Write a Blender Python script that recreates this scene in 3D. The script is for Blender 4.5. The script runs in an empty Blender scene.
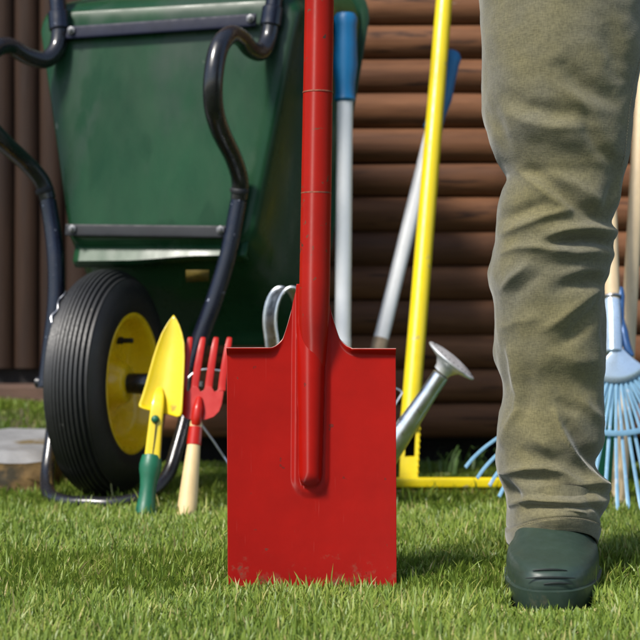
import bpy, math, random
import numpy as np
from mathutils import Vector, Matrix, noise as mnoise

random.seed(7)
rng = np.random.default_rng(11)
scene = bpy.context.scene
COL = scene.collection
F, H = 1350.0, 0.30            # focal length in photo pixels, eye height

def P(px, py, d):
    """a spot of the photo at distance d -> metres in the garden"""
    return Vector(((px - 320.0) * d / F, d, H - (py - 320.0) * d / F))

def lerp(a, b, t): return a + (b - a) * t
def sstep(a, b, x):
    t = min(1.0, max(0.0, (x - a) / (b - a))); return t * t * (3 - 2 * t)
def interp(tab, x):
    if x <= tab[0][0]: return tab[0][1]
    for (x0, y0), (x1, y1) in zip(tab, tab[1:]):
        if x <= x1:
            t = (x - x0) / (x1 - x0); return y0 + (y1 - y0) * t
    return tab[-1][1]
def smooth_interp(tab, x):
    xs = [a for a, _ in tab]; ys = [b for _, b in tab]
    if x <= xs[0]: return ys[0]
    if x >= xs[-1]: return ys[-1]
    i = max(k for k in range(len(xs) - 1) if xs[k] <= x)
    t = (x - xs[i]) / (xs[i + 1] - xs[i])
    def m(k):
        if k == 0: return (ys[1] - ys[0]) / (xs[1] - xs[0])
        if k == len(xs) - 1: return (ys[-1] - ys[-2]) / (xs[-1] - xs[-2])
        return (ys[k + 1] - ys[k - 1]) / (xs[k + 1] - xs[k - 1])
    h = xs[i + 1] - xs[i]
    return ((2*t**3 - 3*t**2 + 1) * ys[i] + (t**3 - 2*t**2 + t) * h * m(i)
            + (-2*t**3 + 3*t**2) * ys[i + 1] + (t**3 - t**2) * h * m(i + 1))

# ------------------------------------------------------------------ materials
def nodes_of(m):
    m.use_nodes = True
    nt = m.node_tree
    b = next(n for n in nt.nodes if n.type == 'BSDF_PRINCIPLED')
    return nt, b

def mat(name, col, rough=.5, metal=0., var=.15, scale=12., stretch=(1, 1, 1), col2=None, bump=0., bscale=60.,
        bdist=.001, rvar=.08, coat=0., aniso=0., spots=None, detail=6., spec=.5, scr=None, dirt=None):
    m = bpy.data.materials.new(name)
    nt, b = nodes_of(m)
    N, L = nt.nodes, nt.links
    tc = N.new('ShaderNodeTexCoord'); mp = N.new('ShaderNodeMapping')
    mp.inputs['Scale'].default_value = stretch
    L.new(tc.outputs['Object'], mp.inputs['Vector'])
    n1 = N.new('ShaderNodeTexNoise'); n1.inputs['Scale'].default_value = scale; n1.inputs['Detail'].default_value = detail
    n1.inputs['Roughness'].default_value = .65
    L.new(mp.outputs['Vector'], n1.inputs['Vector'])
    rp = N.new('ShaderNodeValToRGB')
    c2 = col2 or tuple(c * (1 - var) for c in col)
    c1 = col if col2 else tuple(min(1, c * (1 + var)) for c in col)
    rp.color_ramp.elements[0].position = .32; rp.color_ramp.elements[1].position = .68
    rp.color_ramp.elements[0].color = (*c2, 1); rp.color_ramp.elements[1].color = (*c1, 1)
    L.new(n1.outputs['Fac'], rp.inputs['Fac'])
    out = rp.outputs['Color']
    if spots:                                   # (colour, scale, threshold, softness)
        for (sc, ss, th, so) in spots:
            n3 = N.new('ShaderNodeTexNoise'); n3.inputs['Scale'].default_value = ss; n3.inputs['Detail'].default_value = 4
            L.new(mp.outputs['Vector'], n3.inputs['Vector'])
            mr = N.new('ShaderNodeMapRange'); mr.inputs['From Min'].default_value = th; mr.inputs['From Max'].default_value = th + so
            L.new(n3.outputs['Fac'], mr.inputs['Value'])
            mx = N.new('ShaderNodeMix'); mx.data_type = 'RGBA'
            L.new(mr.outputs['Result'], mx.inputs['Factor']); L.new(out, mx.inputs['A']); mx.inputs['B'].default_value = (*sc, 1)
            out = mx.outputs['Result']
    def over(out, fac, colr):
        mx = N.new('ShaderNodeMix'); mx.data_type = 'RGBA'
        L.new(fac, mx.inputs['Factor']); L.new(out, mx.inputs['A']); mx.inputs['B'].default_value = (*colr, 1); return mx.outputs['Result']
    if scr:                                     # fine scratches: a noise squeezed across one direction
        mp2 = N.new('ShaderNodeMapping'); mp2.inputs['Scale'].default_value = scr[1]; mp2.inputs['Rotation'].default_value = (0, .35, 0)
        L.new(tc.outputs['Object'], mp2.inputs['Vector'])
        n4 = N.new('ShaderNodeTexNoise'); n4.inputs['Scale'].default_value = 5; n4.inputs['Detail'].default_value = 2
        L.new(mp2.outputs['Vector'], n4.inputs['Vector'])
        mr4 = N.new('ShaderNodeMapRange'); mr4.inputs['From Min'].default_value = scr[2]; mr4.inputs['From Max'].default_value = scr[2] + .04; mr4.inputs['To Max'].default_value = .6
        L.new(n4.outputs['Fac'], mr4.inputs['Value']); out = over(out, mr4.outputs['Result'], scr[0])
    if dirt:                                    # dried soil splashed up from the ground
        sx = N.new('ShaderNodeSeparateXYZ'); L.new(tc.outputs['Object'], sx.inputs['Vector'])
        mr5 = N.new('ShaderNodeMapRange'); mr5.inputs['From Min'].default_value = dirt[2]; mr5.inputs['From Max'].default_value = dirt[1]; mr5.inputs['To Max'].default_value = .22
        L.new(sx.outputs['Z'], mr5.inputs['Value'])
        n5 = N.new('ShaderNodeTexNoise'); n5.inputs['Scale'].default_value = 70; n5.inputs['Detail'].default_value = 6; n5.inputs['Roughness'].default_value = .7
        L.new(tc.outputs['Object'], n5.inputs['Vector'])
        ad5 = N.new('ShaderNodeMath'); ad5.operation = 'ADD'; L.new(mr5.outputs['Result'], ad5.inputs[0]); L.new(n5.outputs['Fac'], ad5.inputs[1])
        mr6 = N.new('ShaderNodeMapRange'); mr6.inputs['From Min'].default_value = .66; mr6.inputs['From Max'].default_value = .92; mr6.inputs['To Max'].default_value = .75
        L.new(ad5.outputs[0], mr6.inputs['Value']); out = over(out, mr6.outputs['Result'], dirt[0])
    L.new(out, b.inputs['Base Color'])
    b.inputs['Metallic'].default_value = metal
    b.inputs['Specular IOR Level'].default_value = spec
    n2 = N.new('ShaderNodeTexNoise'); n2.inputs['Scale'].default_value = bscale; n2.inputs['Detail'].default_value = 5
    L.new(mp.outputs['Vector'], n2.inputs['Vector'])
    mr = N.new('ShaderNodeMapRange'); mr.inputs['To Min'].default_value = max(.03, rough - rvar); mr.inputs['To Max'].default_value = min(1, rough + rvar)
    mr.inputs['From Min'].default_value = .3; mr.inputs['From Max'].default_value = .7
    L.new(n2.outputs['Fac'], mr.inputs['Value']); L.new(mr.outputs['Result'], b.inputs['Roughness'])
    if bump:
        bp = N.new('ShaderNodeBump'); bp.inputs['Strength'].default_value = bump; bp.inputs['Distance'].default_value = bdist
        L.new(n2.outputs['Fac'], bp.inputs['Height']); L.new(bp.outputs['Normal'], b.inputs['Normal'])
    if aniso:
        b.inputs['Anisotropic'].default_value = aniso; b.inputs['Anisotropic Rotation'].default_value = .25
    if coat:
        b.inputs['Coat Weight'].default_value = coat; b.inputs['Coat Roughness'].default_value = .08
    return m

M = {}
M['red_paint'] = mat('red_enamel', (.30, .0055, .0022), .58, 0, .10, 14, bump=.02, bscale=160, aniso=1., rvar=.03, spec=.28, scr=((.40, .05, .04), (140, 1, 3.5), .71), dirt=((.16, .10, .06), -.005, .055),
                     spots=[((.16, .012, .008), 70, .70, .02)])
M['red_shaft'] = mat('red_shaft_paint', (.30, .0075, .0025), .58, 0, .14, 10, bump=.03, bscale=220, aniso=1., rvar=.04, spec=.42,
                     spots=[((.14, .04, .02), 90, .67, .03), ((.07, .03, .02), 42, .71, .02)])
M['fork_red'] = mat('fork_red_enamel', (.40, .010, .004), .36, 0, .08, 30, coat=.1, spec=.3)
M['yellow_paint'] = mat('yellow_enamel', (.66, .49, .003), .32, 0, .06, 20, coat=.3, bump=.03,
                        spots=[((.42, .28, .03), 40, .70, .05)])
M['pole_yellow'] = mat('yellow_pole_paint', (.68, .53, .008), .35, 0, .08, 12, bump=.04,
                       spots=[((.34, .29, .12), 34, .66, .06)])
M['rim_yellow'] = mat('rim_yellow_paint', (.92, .58, .006), .28, 0, .08, 18, coat=.35,
                      spots=[((.35, .16, .02), 45, .70, .05)])
M['green_grip'] = mat('green_plastic_grip', (.006, .105, .050), .45, 0, .12, 40, bump=.05, bscale=200)
M['green_tray'] = mat('green_tray_paint', (.012, .050, .021), .30, 0, .25, 5, stretch=(1, 1, .45), bump=.03, bscale=24, rvar=.08, spec=.16,
                      spots=[((.026, .050, .032), 7, .48, .12), ((.008, .040, .016), 13, .58, .06), ((.09, .11, .08), 60, .74, .05)])
M['navy'] = mat('navy_tube_paint', (.004, .0055, .014), .30, 0, .2, 20, coat=.0, spots=[((.30, .32, .40), 120, .70, .04)])
M['black_tube'] = mat('black_tube_paint', (.010, .010, .012), .28, 0, .2, 20, coat=.2, spots=[((.10, .06, .03), 50, .72, .05)])
M['black_bar'] = mat('black_bar_paint', (.020, .021, .024), .55, 0, .2, 30, spec=.25)
M['steel'] = mat('worn_steel', (.55, .56, .58), .35, 1, .12, 40, bump=.05, spots=[((.30, .18, .10), 40, .72, .06)])
M['zinc'] = mat('galvanised_zinc', (.66, .68, .70), .32, 1, .12, 30, bump=.05, bscale=80)
M['rose_zinc'] = mat('rose_zinc', (.75, .75, .75), .42, .6, .15, 60)
M['rubber'] = mat('tyre_rubber', (.010, .010, .0105), .50, 0, .2, 30, bump=.15, bscale=300, spots=[((.09, .085, .075), 70, .71, .05)])
M['blue_grip'] = mat('blue_plastic_grip', (.008, .155, .36), .42, 0, .08, 30)
M['white_tube'] = mat('white_tube_paint', (.86, .87, .88), .35, 0, .04, 20, spots=[((.40, .26, .14), 25, .74, .05)])
M['rust'] = mat('rusty_ferrule', (.40, .30, .20), .6, .2, .3, 60)
M['rake_blue'] = mat('rake_blue_paint', (.24, .45, .62), .36, .1, .12, 30, spots=[((.45, .55, .65), 60, .62, .08)])
M['rake_plate'] = mat('pale_blue_plate', (.55, .68, .82), .30, .45, .15, 14)
M['rake_clamp'] = mat('dark_blue_clamp', (.04, .11, .27), .35, .2, .2, 30)
M['ash_wood'] = mat('pale_ash_wood', (.66, .50, .30), .55, 0, .14, 6, (6, 6, .6), bump=.1, bscale=60, spots=[((.42, .26, .12), 14, .70, .06)])
M['handle_wood'] = mat('turned_handle_wood', (.66, .48, .24), .45, 0, .12, 10, (6, 6, .8), bump=.06, coat=.15)
M['log'] = mat('brown_stained_logs', (.205, .090, .041), .7, 0, 0, 9, (.35, 3.2, 3.2), col2=(.088, .037, .017), spec=.2, bump=.35, bscale=40,
               bdist=.002, spots=[((.075, .036, .022), 2.4, .50, .16), ((.040, .020, .013), 16, .62, .08), ((.30, .22, .17), 46, .745, .02)], detail=9)
M['board'] = mat('brown_stained_boards', (.036, .018, .010), .7, 0, 0, 8, (3., 3., .3), col2=(.018, .010, .007), spec=.2, bump=.3, bscale=30, bdist=.002)
M['sill'] = mat('reddish_timber_sill', (.085, .046, .030), .8, 0, .3, 18, (.5, 2, 2), bump=.3, bscale=50)
M['dark'] = mat('dark_underfloor', (.012, .009, .008), .9, 0, .2, 20)
M['stone'] = mat('grey_stone', (.27, .27, .27), .85, 0, 0, 12, col2=(.15, .15, .15), bump=.6, bscale=45, bdist=.004,
                 spots=[((.12, .085, .03), 9, .60, .10)])
M['moss'] = mat('mossy_stone_edge', (.14, .085, .030), .95, 0, .4, 22, bump=.7, bscale=50, bdist=.004, spots=[((.035, .028, .015), 16, .50, .1)])
M['soil'] = mat('soil', (.075, .060, .030), .95, 0, .4, 20, bump=.8, bscale=60, bdist=.006, spots=[((.035, .070, .014), 14, .5, .12)])
M['ground'] = mat('lawn_soil', (.040, .060, .014), .95, 0, .4, 16, bump=.8, bscale=80, bdist=.006, spots=[((.10, .085, .04), 9, .60, .1)])
M['boot'] = mat('green_rubber_boot', (.024, .042, .030), .44, 0, .18, 12, bump=.06, bscale=120, rvar=.1,
                spots=[((.06, .055, .04), 20, .66, .12)], dirt=((.11, .095, .055), -.006, .035))
M['shirt'] = mat('grey_shirt', (.10, .13, .17), .85, 0, .15, 30)
M['skin'] = mat('skin', (.50, .30, .21), .5, 0, .08, 30)
M['hair'] = mat('brown_hair', (.05, .03, .02), .6, 0, .3, 60)
M['worn_edge'] = mat('worn_blade_edge', (.42, .26, .22), .4, .3, .3, 60)
M['ring_brown'] = mat('scratched_ring', (.22, .05, .02), .5, 0, .5, 150)
M['strap'] = mat('navy_strap_paint', (.005, .007, .022), .55, 0, .2, 20, spec=.25)
M['bolt'] = mat('dull_bolt', (.16, .16, .165), .5, .6, .3, 80)
M['slit'] = mat('boot_slit', (.004, .008, .006), .6, 0, .1, 20)
M['bucket'] = mat('dark_green_plastic', (.004, .075, .040), .4, 0, .1, 10)
M['sticker'] = mat('yellow_sticker', (.11, .075, .006), .7, 0, .3, 60)
M['stitch'] = mat('seam_thread', (.20, .17, .11), .85, 0, .2, 200)

def trouser_material():
    m = bpy.data.materials.new('khaki_canvas'); nt, b = nodes_of(m); N, L = nt.nodes, nt.links
    tc = N.new('ShaderNodeTexCoord')
    n1 = N.new('ShaderNodeTexNoise'); n1.inputs['Scale'].default_value = 13; n1.inputs['Detail'].default_value = 3
    L.new(tc.outputs['Object'], n1.inputs['Vector'])
    rp = N.new('ShaderNodeValToRGB'); e = rp.color_ramp.elements
    e[0].position = .34; e[0].color = (.112, .104, .070, 1)
    e[1].position = .66; e[1].color = (.134, .117, .056, 1)
    L.new(n1.outputs['Fac'], rp.inputs['Fac'])
    # weave: two crossed fine waves plus slubs
    n2 = N.new('ShaderNodeTexNoise'); n2.inputs['Scale'].default_value = 420; n2.inputs['Detail'].default_value = 3
    mp = N.new('ShaderNodeMapping'); mp.inputs['Scale'].default_value = (1.6, 1.6, .45)
    L.new(tc.outputs['Object'], mp.inputs['Vector']); L.new(mp.outputs['Vector'], n2.inputs['Vector'])
    n3 = N.new('ShaderNodeTexNoise'); n3.inputs['Scale'].default_value = 420; n3.inputs['Detail'].default_value = 3
    mp3 = N.new('ShaderNodeMapping'); mp3.inputs['Scale'].default_value = (.4, .4, 1.7)
    L.new(tc.outputs['Object'], mp3.inputs['Vector']); L.new(mp3.outputs['Vector'], n3.inputs['Vector'])
    ad = N.new('ShaderNodeMath'); ad.operation = 'ADD'; L.new(n2.outputs['Fac'], ad.inputs[0]); L.new(n3.outputs['Fac'], ad.inputs[1])
    mr = N.new('ShaderNodeMapRange'); mr.inputs['From Min'].default_value = .75; mr.inputs['From Max'].default_value = 1.25
    mr.inputs['To Min'].default_value = .78; mr.inputs['To Max'].default_value = 1.22
    L.new(ad.outputs[0], mr.inputs['Value'])
    mu = N.new('ShaderNodeVectorMath'); mu.operation = 'SCALE'
    L.new(rp.outputs['Color'], mu.inputs[0]); L.new(mr.outputs['Result'], mu.inputs['Scale'])
    L.new(mu.outputs['Vector'], b.inputs['Base Color'])
    b.inputs['Roughness'].default_value = .9; b.inputs['Specular IOR Level'].default_value = .2
    b.inputs['Sheen Weight'].default_value = .25; b.inputs['Sheen Roughness'].default_value = .5
    n4 = N.new('ShaderNodeTexNoise'); n4.inputs['Scale'].default_value = 38; n4.inputs['Detail'].default_value = 4
    n4.inputs['Distortion'].default_value = .6
    L.new(tc.outputs['Object'], n4.inputs['Vector'])
    b1 = N.new('ShaderNodeBump'); b1.inputs['Strength'].default_value = .16; b1.inputs['Distance'].default_value = .003
    L.new(n4.outputs['Fac'], b1.inputs['Height'])
    b2 = N.new('ShaderNodeBump'); b2.inputs['Strength'].default_value = .35; b2.inputs['Distance'].default_value = .0006
    L.new(ad.outputs[0], b2.inputs['Height']); L.new(b1.outputs['Normal'], b2.inputs['Normal'])
    L.new(b2.outputs['Normal'], b.inputs['Normal'])
    return m
M['khaki'] = trouser_material()

def grass_material():
    m = bpy.data.materials.new('grass_blades'); nt, b = nodes_of(m); N, L = nt.nodes, nt.links
    at = N.new('ShaderNodeAttribute'); at.attribute_name = 'tint'
    rp = N.new('ShaderNodeValToRGB'); e = rp.color_ramp.elements
    e[0].position = 0.; e[0].color = (.095, .160, .022, 1)
    e[1].position = 1.; e[1].color = (.50, .42, .18, 1)
    for p, c in ((.35, (.165, .245, .034, 1)), (.70, (.255, .335, .052, 1)), (.90, (.360, .395, .085, 1))):
        k = e.new(p); k.color = c
    L.new(at.outputs['Fac'], rp.inputs['Fac'])
    L.new(rp.outputs['Color'], b.inputs['Base Color'])
    b.inputs['Roughness'].default_value = .42; b.inputs['Specular IOR Level'].default_value = .4
    tr = N.new('ShaderNodeBsdfTranslucent'); L.new(rp.outputs['Color'], tr.inputs['Color'])
    mx = N.new('ShaderNodeMixShader'); mx.inputs['Fac'].default_value = .38
    out = next(n for n in N if n.type == 'OUTPUT_MATERIAL')
    L.new(b.outputs['BSDF'], mx.inputs[1]); L.new(tr.outputs['BSDF'], mx.inputs[2]); L.new(mx.outputs['Shader'], out.inputs['Surface'])
    return m
M['grass'] = grass_material()

# ------------------------------------------------------------------ mesh helpers
class MB:
    def __init__(s): s.v = []; s.f = []
    def add(s, verts, faces):
        o = len(s.v); s.v += [tuple(p) for p in verts]; s.f += [tuple(i + o for i in f) for f in faces]
    def loft(s, rings, closed=True, cap0=True, cap1=True):
        n = len(rings[0]); v = [p for r in rings for p in r]; f = []
        for i in range(len(rings) - 1):
            for j in range(n if closed else n - 1):
                k = (j + 1) % n
                f.append((i * n + j, i * n + k, (i + 1) * n + k, (i + 1) * n + j))
        if closed and cap0: f.append(tuple(range(n - 1, -1, -1)))
        if closed and cap1: f.append(tuple((len(rings) - 1) * n + j for j in range(n)))
        s.add(v, f)
    def tube(s, pts, r, seg=16, sub=0, flat=None, updir=None, ends=True):
        """swept round (or flat = (half width, half thickness)) section; r number or list"""
        pts = [Vector(p) for p in pts]
        rs = list(r) if isinstance(r, (list, tuple)) else [r] * len(pts)
        if sub:
            np_, nr = [], []
            for i in range(len(pts) - 1):
                p0 = pts[max(i - 1, 0)]; p1 = pts[i]; p2 = pts[i + 1]; p3 = pts[min(i + 2, len(pts) - 1)]
                for k in range(sub):
                    t = k / sub
                    np_.append(.5 * ((2 * p1) + (p2 - p0) * t + (2 * p0 - 5 * p1 + 4 * p2 - p3) * t * t + (3 * p1 - p0 - 3 * p2 + p3) * t ** 3))
                    nr.append(lerp(rs[i], rs[i + 1], t))
            np_.append(pts[-1]); nr.append(rs[-1]); pts, rs = np_, nr
        T = []
        for i in range(len(pts)):
            a = pts[max(i - 1, 0)]; b = pts[min(i + 1, len(pts) - 1)]; T.append((b - a).normalized())
        u = Vector(updir) if updir else (Vector((0, 0, 1)) if abs(T[0].z) < .9 else Vector((1, 0, 0)))
        rings = []
        for p, t, rr in zip(pts, T, rs):
            u = (u - t * u.dot(t)).normalized(); w = t.cross(u)
            ring = []
            for k in range(seg):
                a = 2 * math.pi * (k + .5) / seg
                if flat:
                    c, sn = math.cos(a), math.sin(a); q = .35
                    cx = math.copysign(abs(c) ** q, c); cy = math.copysign(abs(sn) ** q, sn)
                    ring.append(p + w * cx * flat[0] * rr + u * cy * flat[1] * rr)
                else: ring.append(p + (u * math.cos(a) + w * math.sin(a)) * rr)
            rings.append(ring)
        if ends and not flat:      # soft ends
            def cap(pt, t, ring, out):
                c = pt
                return [[c + (q - c) * .8 + t * out * .12 * (ring[0] - c).length for q in ring]]
            rings = [ [pts[0] + (q - pts[0]) * .86 for q in rings[0]] ] + [ [q + T[0] * .14 * rs[0] for q in rings[0]] ] + rings[1:-1] + \
                    [ [q - T[-1] * .14 * rs[-1] for q in rings[-1]] ] + [ [pts[-1] + (q - pts[-1]) * .86 for q in rings[-1]] ]
        s.loft(rings)
    def lathe(s, prof, org, axis, seg=48, wob=None, caps=True):
        """prof = [(radius, along axis)]"""
        a = Vector(axis).normalized()
        u = Vector((0, 0, 1)) if abs(a.z) < .9 else Vector((1, 0, 0))
        u = (u - a * u.dot(a)).normalized(); w = a.cross(u); org = Vector(org)
        rings = []
        for (r, h) in prof:
            rings.append([org + a * (h + (wob(r, 2 * math.pi * k / seg) if wob else 0)) + (u * math.cos(2 * math.pi * k / seg) + w * math.sin(2 * math.pi * k / seg)) * max(r, 1e-5) for k in range(seg)])
        s.loft(rings, cap0=caps, cap1=caps)
    def prism(s, front, off):
        off = Vector(off); n = len(front); v = [Vector(p) for p in front] + [Vector(p) + off for p in front]
        f = [tuple(range(n)), tuple(range(2 * n - 1, n - 1, -1))]
        f += [(i, i + n, (i + 1) % n + n, (i + 1) % n) for i in range(n)]
        s.add(v, f)
    def box(s, c, sx, sy, sz, R=None):
        c = Vector(c); v = []
        for z in (-1, 1):
            for x, y in ((-1, -1), (1, -1), (1, 1), (-1, 1)):
                q = Vector((x * sx / 2, y * sy / 2, z * sz / 2)); v.append(c + (R @ q if R else q))
        s.add(v, [(3, 2, 1, 0), (4, 5, 6, 7), (0, 1, 5, 4), (1, 2, 6, 5), (2, 3, 7, 6), (3, 0, 4, 7)])
    def grid(s, rows):
        s.loft(rows, closed=False)
    def build(s, name, material, parent=None, smooth=True, bevel=0, solid=0, sub=0, label=None, angle=40, offset=-1):
        me = bpy.data.meshes.new(name)
        o = bpy.data.objects.new(name, me)
        vs = s.v
        if parent is not None:
            l = parent.location; vs = [(a - l.x, b - l.y, c - l.z) for a, b, c in vs]
            o.parent = parent
        me.from_pydata([tuple(p) for p in vs], [], s.f); me.update()
        import bmesh
        bm = bmesh.new(); bm.from_mesh(me); bmesh.ops.recalc_face_normals(bm, faces=bm.faces); bm.to_mesh(me); bm.free()
        me.materials.append(M[material] if isinstance(material, str) else material)
        COL.objects.link(o)
        if smooth:
            me.polygons.foreach_set('use_smooth', [True] * len(me.polygons))
            if angle: me.set_sharp_from_angle(angle=math.radians(angle))
        if solid:
            md = o.modifiers.new('thickness', 'SOLIDIFY'); md.thickness = solid; md.offset = offset
        if bevel:
            md = o.modifiers.new('soft edges', 'BEVEL'); md.width = bevel; md.segments = 3; md.limit_method = 'ANGLE'
            md.angle_limit = math.radians(35)
        if sub:
            md = o.modifiers.new('subd', 'SUBSURF'); md.levels = sub; md.render_levels = sub
        if label: o['label'] = label
        return o

def tag(o, label=None, cat=None, group=None, kind=None):
    if label: o['label'] = label
    if cat: o['category'] = cat
    if group: o['group'] = group
    if kind: o['kind'] = kind
    return o
def thing(name, loc, label, cat, group=None):
    o = bpy.data.objects.new(name, None); o.location = loc; o.empty_display_size = .05; COL.objects.link(o)
    return tag(o, label, cat, group)

# ------------------------------------------------------------------ ground
m = MB(); m.add([(-60, -20, -.012), (60, -20, -.012), (60, 100, -.012), (-60, 100, -.012)], [(0, 1, 2, 3)])
tag(m.build('ground', 'ground', smooth=False), kind='structure')

WALL = 2.80          # front of the log wall (log bellies)
def bank_h(x, y):
    return .10 * sstep(2.80, 3.05, y) * (1 - sstep(-.62, -.46, x)) + .012 * mnoise.noise((x * 9, y * 9, 0))
m = MB(); rows = []
for j in range(16):
    y = 2.72 + j * .05
    rows.append([Vector((x, y, bank_h(x, y) - (.02 if j == 0 else 0))) for x in [-3 + i * .06 for i in range(44)]])
m.grid(rows); tag(m.build('soil_bank', 'soil'), kind='structure')

# log wall: horizontal half-round logs on a dark backing
root = thing('log_wall', (0, WALL + .05, 0), 'dark brown wall of stacked horizontal round logs behind the tools', 'wall')
m = MB(); pitch = .0718; z = .055; r = .042; k = 0
X0, X1 = -.38, 3.2
while z < 2.3:
    rr = pitch * .57 * random.uniform(.97, 1.04); yo = random.uniform(-.002, .002); ph = random.uniform(0, 50)
    rows = []
    zc = z + pitch / 2
    for i in range(75):
        x = lerp(X0, X1, i / 74)
        wz = .0022 * mnoise.noise((x * 2.2, ph, 1)); wr = 1 + .035 * mnoise.noise((x * 3, ph, 5))
        ring = []
        for a in range(-62, 63, 8):
            ang = math.radians(a)
            ring.append(Vector((x, WALL + rr - rr * wr * math.cos(ang) + yo, zc + wz + min(pitch*.498, max(-pitch*.498, rr * wr * math.sin(ang))))))
        rows.append(ring)
    m.grid(rows); z += pitch; k += 1
m.build('log_cladding', 'log', root, angle=0)
m = MB(); m.box((1.41, WALL + .075, 1.18), 3.56, .06, 2.24); m.build('backing', 'dark', root, smooth=False)
m = MB(); m.box((1.35, WALL + .20, .02), 3.6, .05, .10); m.build('underfloor', 'dark', root, smooth=False)
m = MB(); m.box((X0 - .033, WALL + .055, 1.18), .06, .09, 2.25); m.build('corner_post', 'log', root, smooth=True, bevel=.006)

# vertical boards further back on the left
root = thing('board_fence', (-1.8, 3.22, 0), 'dark brown fence of upright rounded boards left of the wheelbarrow', 'fence')
m = MB(); x = -3.4
while x < -.26:
    w = random.uniform(.060, .068); rows = []
    ph = random.uniform(0, 30)
    for i in range(30):
        zz = lerp(.185, 2.3, i / 29)
        rows.append([Vector((x + w / 2 + w * .49 * math.sin(a) / math.sin(1.1) + .0015 * mnoise.noise((ph, zz * 2, 0)), 3.22 + .03 * (1 - math.cos(a)), zz)) for a in [(-1.1 + 2.2 * q / 10) for q in range(11)]])
    m.grid(rows); x += w
m.build('boarding', 'board', root, angle=0)
m = MB(); m.box((-1.8, 3.265, 1.20), 3.1, .03, 2.2); m.build('backing', 'dark', root, smooth=False)
m = MB(); m.box((-1.9, 3.20, .105), 3.1, .09, .085); m.build('sill', 'sill', root, bevel=.008)

# stone slab on the left
root = thing('stone_slab', (-.75, 2.5, 0), 'rough grey stone paving slab with mossy brown edge at left', 'stone')
def rough_slab(x0, x1, y0, y1, z0, z1, n=26):
    mb = MB(); rows = []
    for j in range(n + 1):
        row = []
        for i in range(n * 2 + 1):
            x = lerp(x0, x1, i / (2 * n)); y = lerp(y0, y1, j / n)
            e = min(x1 - x, y - y0, y1 - y); 
            zz = z1 - .018 * (1 - sstep(0, .04, e)) + .010 * mnoise.noise((x * 7, y * 7, 3)) + .006 * mnoise.noise((x * 24, y * 24, 8))
            row.append(Vector((x + .010 * mnoise.noise((y * 14, x * 5, 2)), y + .016 * mnoise.noise((x * 11, y * 4, 9)), zz)))
        rows.append(row)
    mb.grid(rows)
    def skirt(edge):
        nonlocal mb
        rr = []
        for k in range(7):
            t = k / 6
            rr.append([Vector((p.x + .014 * mnoise.noise((p.x * 18, p.y * 18, t * 3)) - (0), p.y + (.012 * mnoise.noise((p.x * 22, 4, t * 4)) if k else 0), lerp(p.z, z0, t))) for p in edge])
        mb.grid(rr)
    top = mb
    mb = MB(); skirt(rows[0]); skirt([r[-1] for r in rows])
    return top, mb
m, e_ = rough_slab(-2.2, -.475, 2.33, 2.80, -.02, .072)
m.build('slab', 'stone', root, angle=0); e_.build('mossy_edge', 'moss', root, angle=0)

# ------------------------------------------------------------------ garden spade
D0 = 405 / (590 - 320.0)           # 1.5 m
root = thing('garden_spade', (P(312, 588, D0).x, D0, 0), 'red digging spade standing upright on the grass, blade facing front', 'spade')
PXM = D0 / F
def blade_top(x):                  # photo y of the blade's upper edge, x px from the middle
    a = abs(x)
    if a >= 41: return 347.5 + (0.8 if x > 0 else 0)
    if a <= 13.5: return 284
    t = (41 - a) / (41 - 13.5)
    return 347.5 - 63.5 * (t ** 1.9 * .62 + .38 * max(0, (t - .45) / .55) ** 1.1)
def ridge(x, y):
    cx = lerp(0.6, -1.5, (y - 290) / 200)
    a = x - cx
    end = 484.0
    rr = lerp(13.8, 10.4, (y - 330) / 160)
    dy = max(0, y - (end - rr * .8))
    q = math.hypot(a, dy) / rr
    h = .0150 * math.sqrt(max(0, 1 - q * q)) if q < 1 else 0
    h -= .0022 * math.exp(-((a / 5.5) ** 2 + ((y - 482) / 6.5) ** 2) ** 2)
    q2 = math.hypot(a, max(0, y - 478)) / 20.0
    h2 = .0028 * (1 - sstep(.72, 1.0, q2))
    # shallow trough between the flange and the ridge high up
    return max(h + .0018, h2) if q < 1 else h2
cols = []
xs = sorted(set([-84.5, -84, -82, -78, -72, -66, -58, -50, -46, -43, -41, -39, -36, -33, -30] + [v * .75 for v in range(-38, 39)] + [30, 33, 36, 39, 41, 43, 46, 50, 58, 66, 72, 78, 82, 84, 84.5]))
NT = 110
rows = []
for j in range(NT + 1):
    t = j / NT; t = t if t < .9 else t
    row = []
    for x in xs:
        yt = blade_top(x); yb = 596
        tt = 1 - (1 - t) ** 1.25
        y = lerp(yb, yt, tt)
        h = ridge(x, y)
        # rolled tread: the upper edge leans towards the digger
        ed = y - yt
        lip = .0075 * (1 - sstep(0, 9, ed)) ** 1.5 * (sstep(26, 46, abs(x)))
        wing = .010 * sstep(14, 40, abs(x)) * (1 - sstep(300, 352, y)) * (1 - sstep(45, 60, abs(x)))
        dish = .004 * (1 - (x / 85) ** 2)
        curve = .004 * ((y - 470) / 120) ** 2
        xx = 312.2 + x + (588 - y) * -.004
        row.append(Vector(((xx - 320) * PXM, D0 + dish - h - lip + curve * .4 - wing * .7, H - (y - 320) * PXM)))
    rows.append(row)
m = MB(); m.grid(rows)
bl = m.build('blade', 'red_paint', root, solid=.0022, offset=0, angle=0, bevel=0)
bl.data.materials.append(M['worn_edge']); bl.modifiers['thickness'].material_offset_rim = 1
m = MB()
pts = []; rad = []
for y, rr in ((366, 12.0), (352, 13.0), (338, 13.9), (324, 14.7), (310, 15.2), (285, 15.3), (196, 15.1), (97, 14.8), (0, 14.5), (-240, 14.0)):
    x = 314.8 + (285 - y) * .0162
    p = P(x, y, D0); p.y = D0 - .0095 + .0125 * sstep(288, 362, y); pts.append(p); rad.append(rr * PXM)
m.tube(pts, rad, 40, ends=False); m.build('shaft', 'red_shaft', root)
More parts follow.
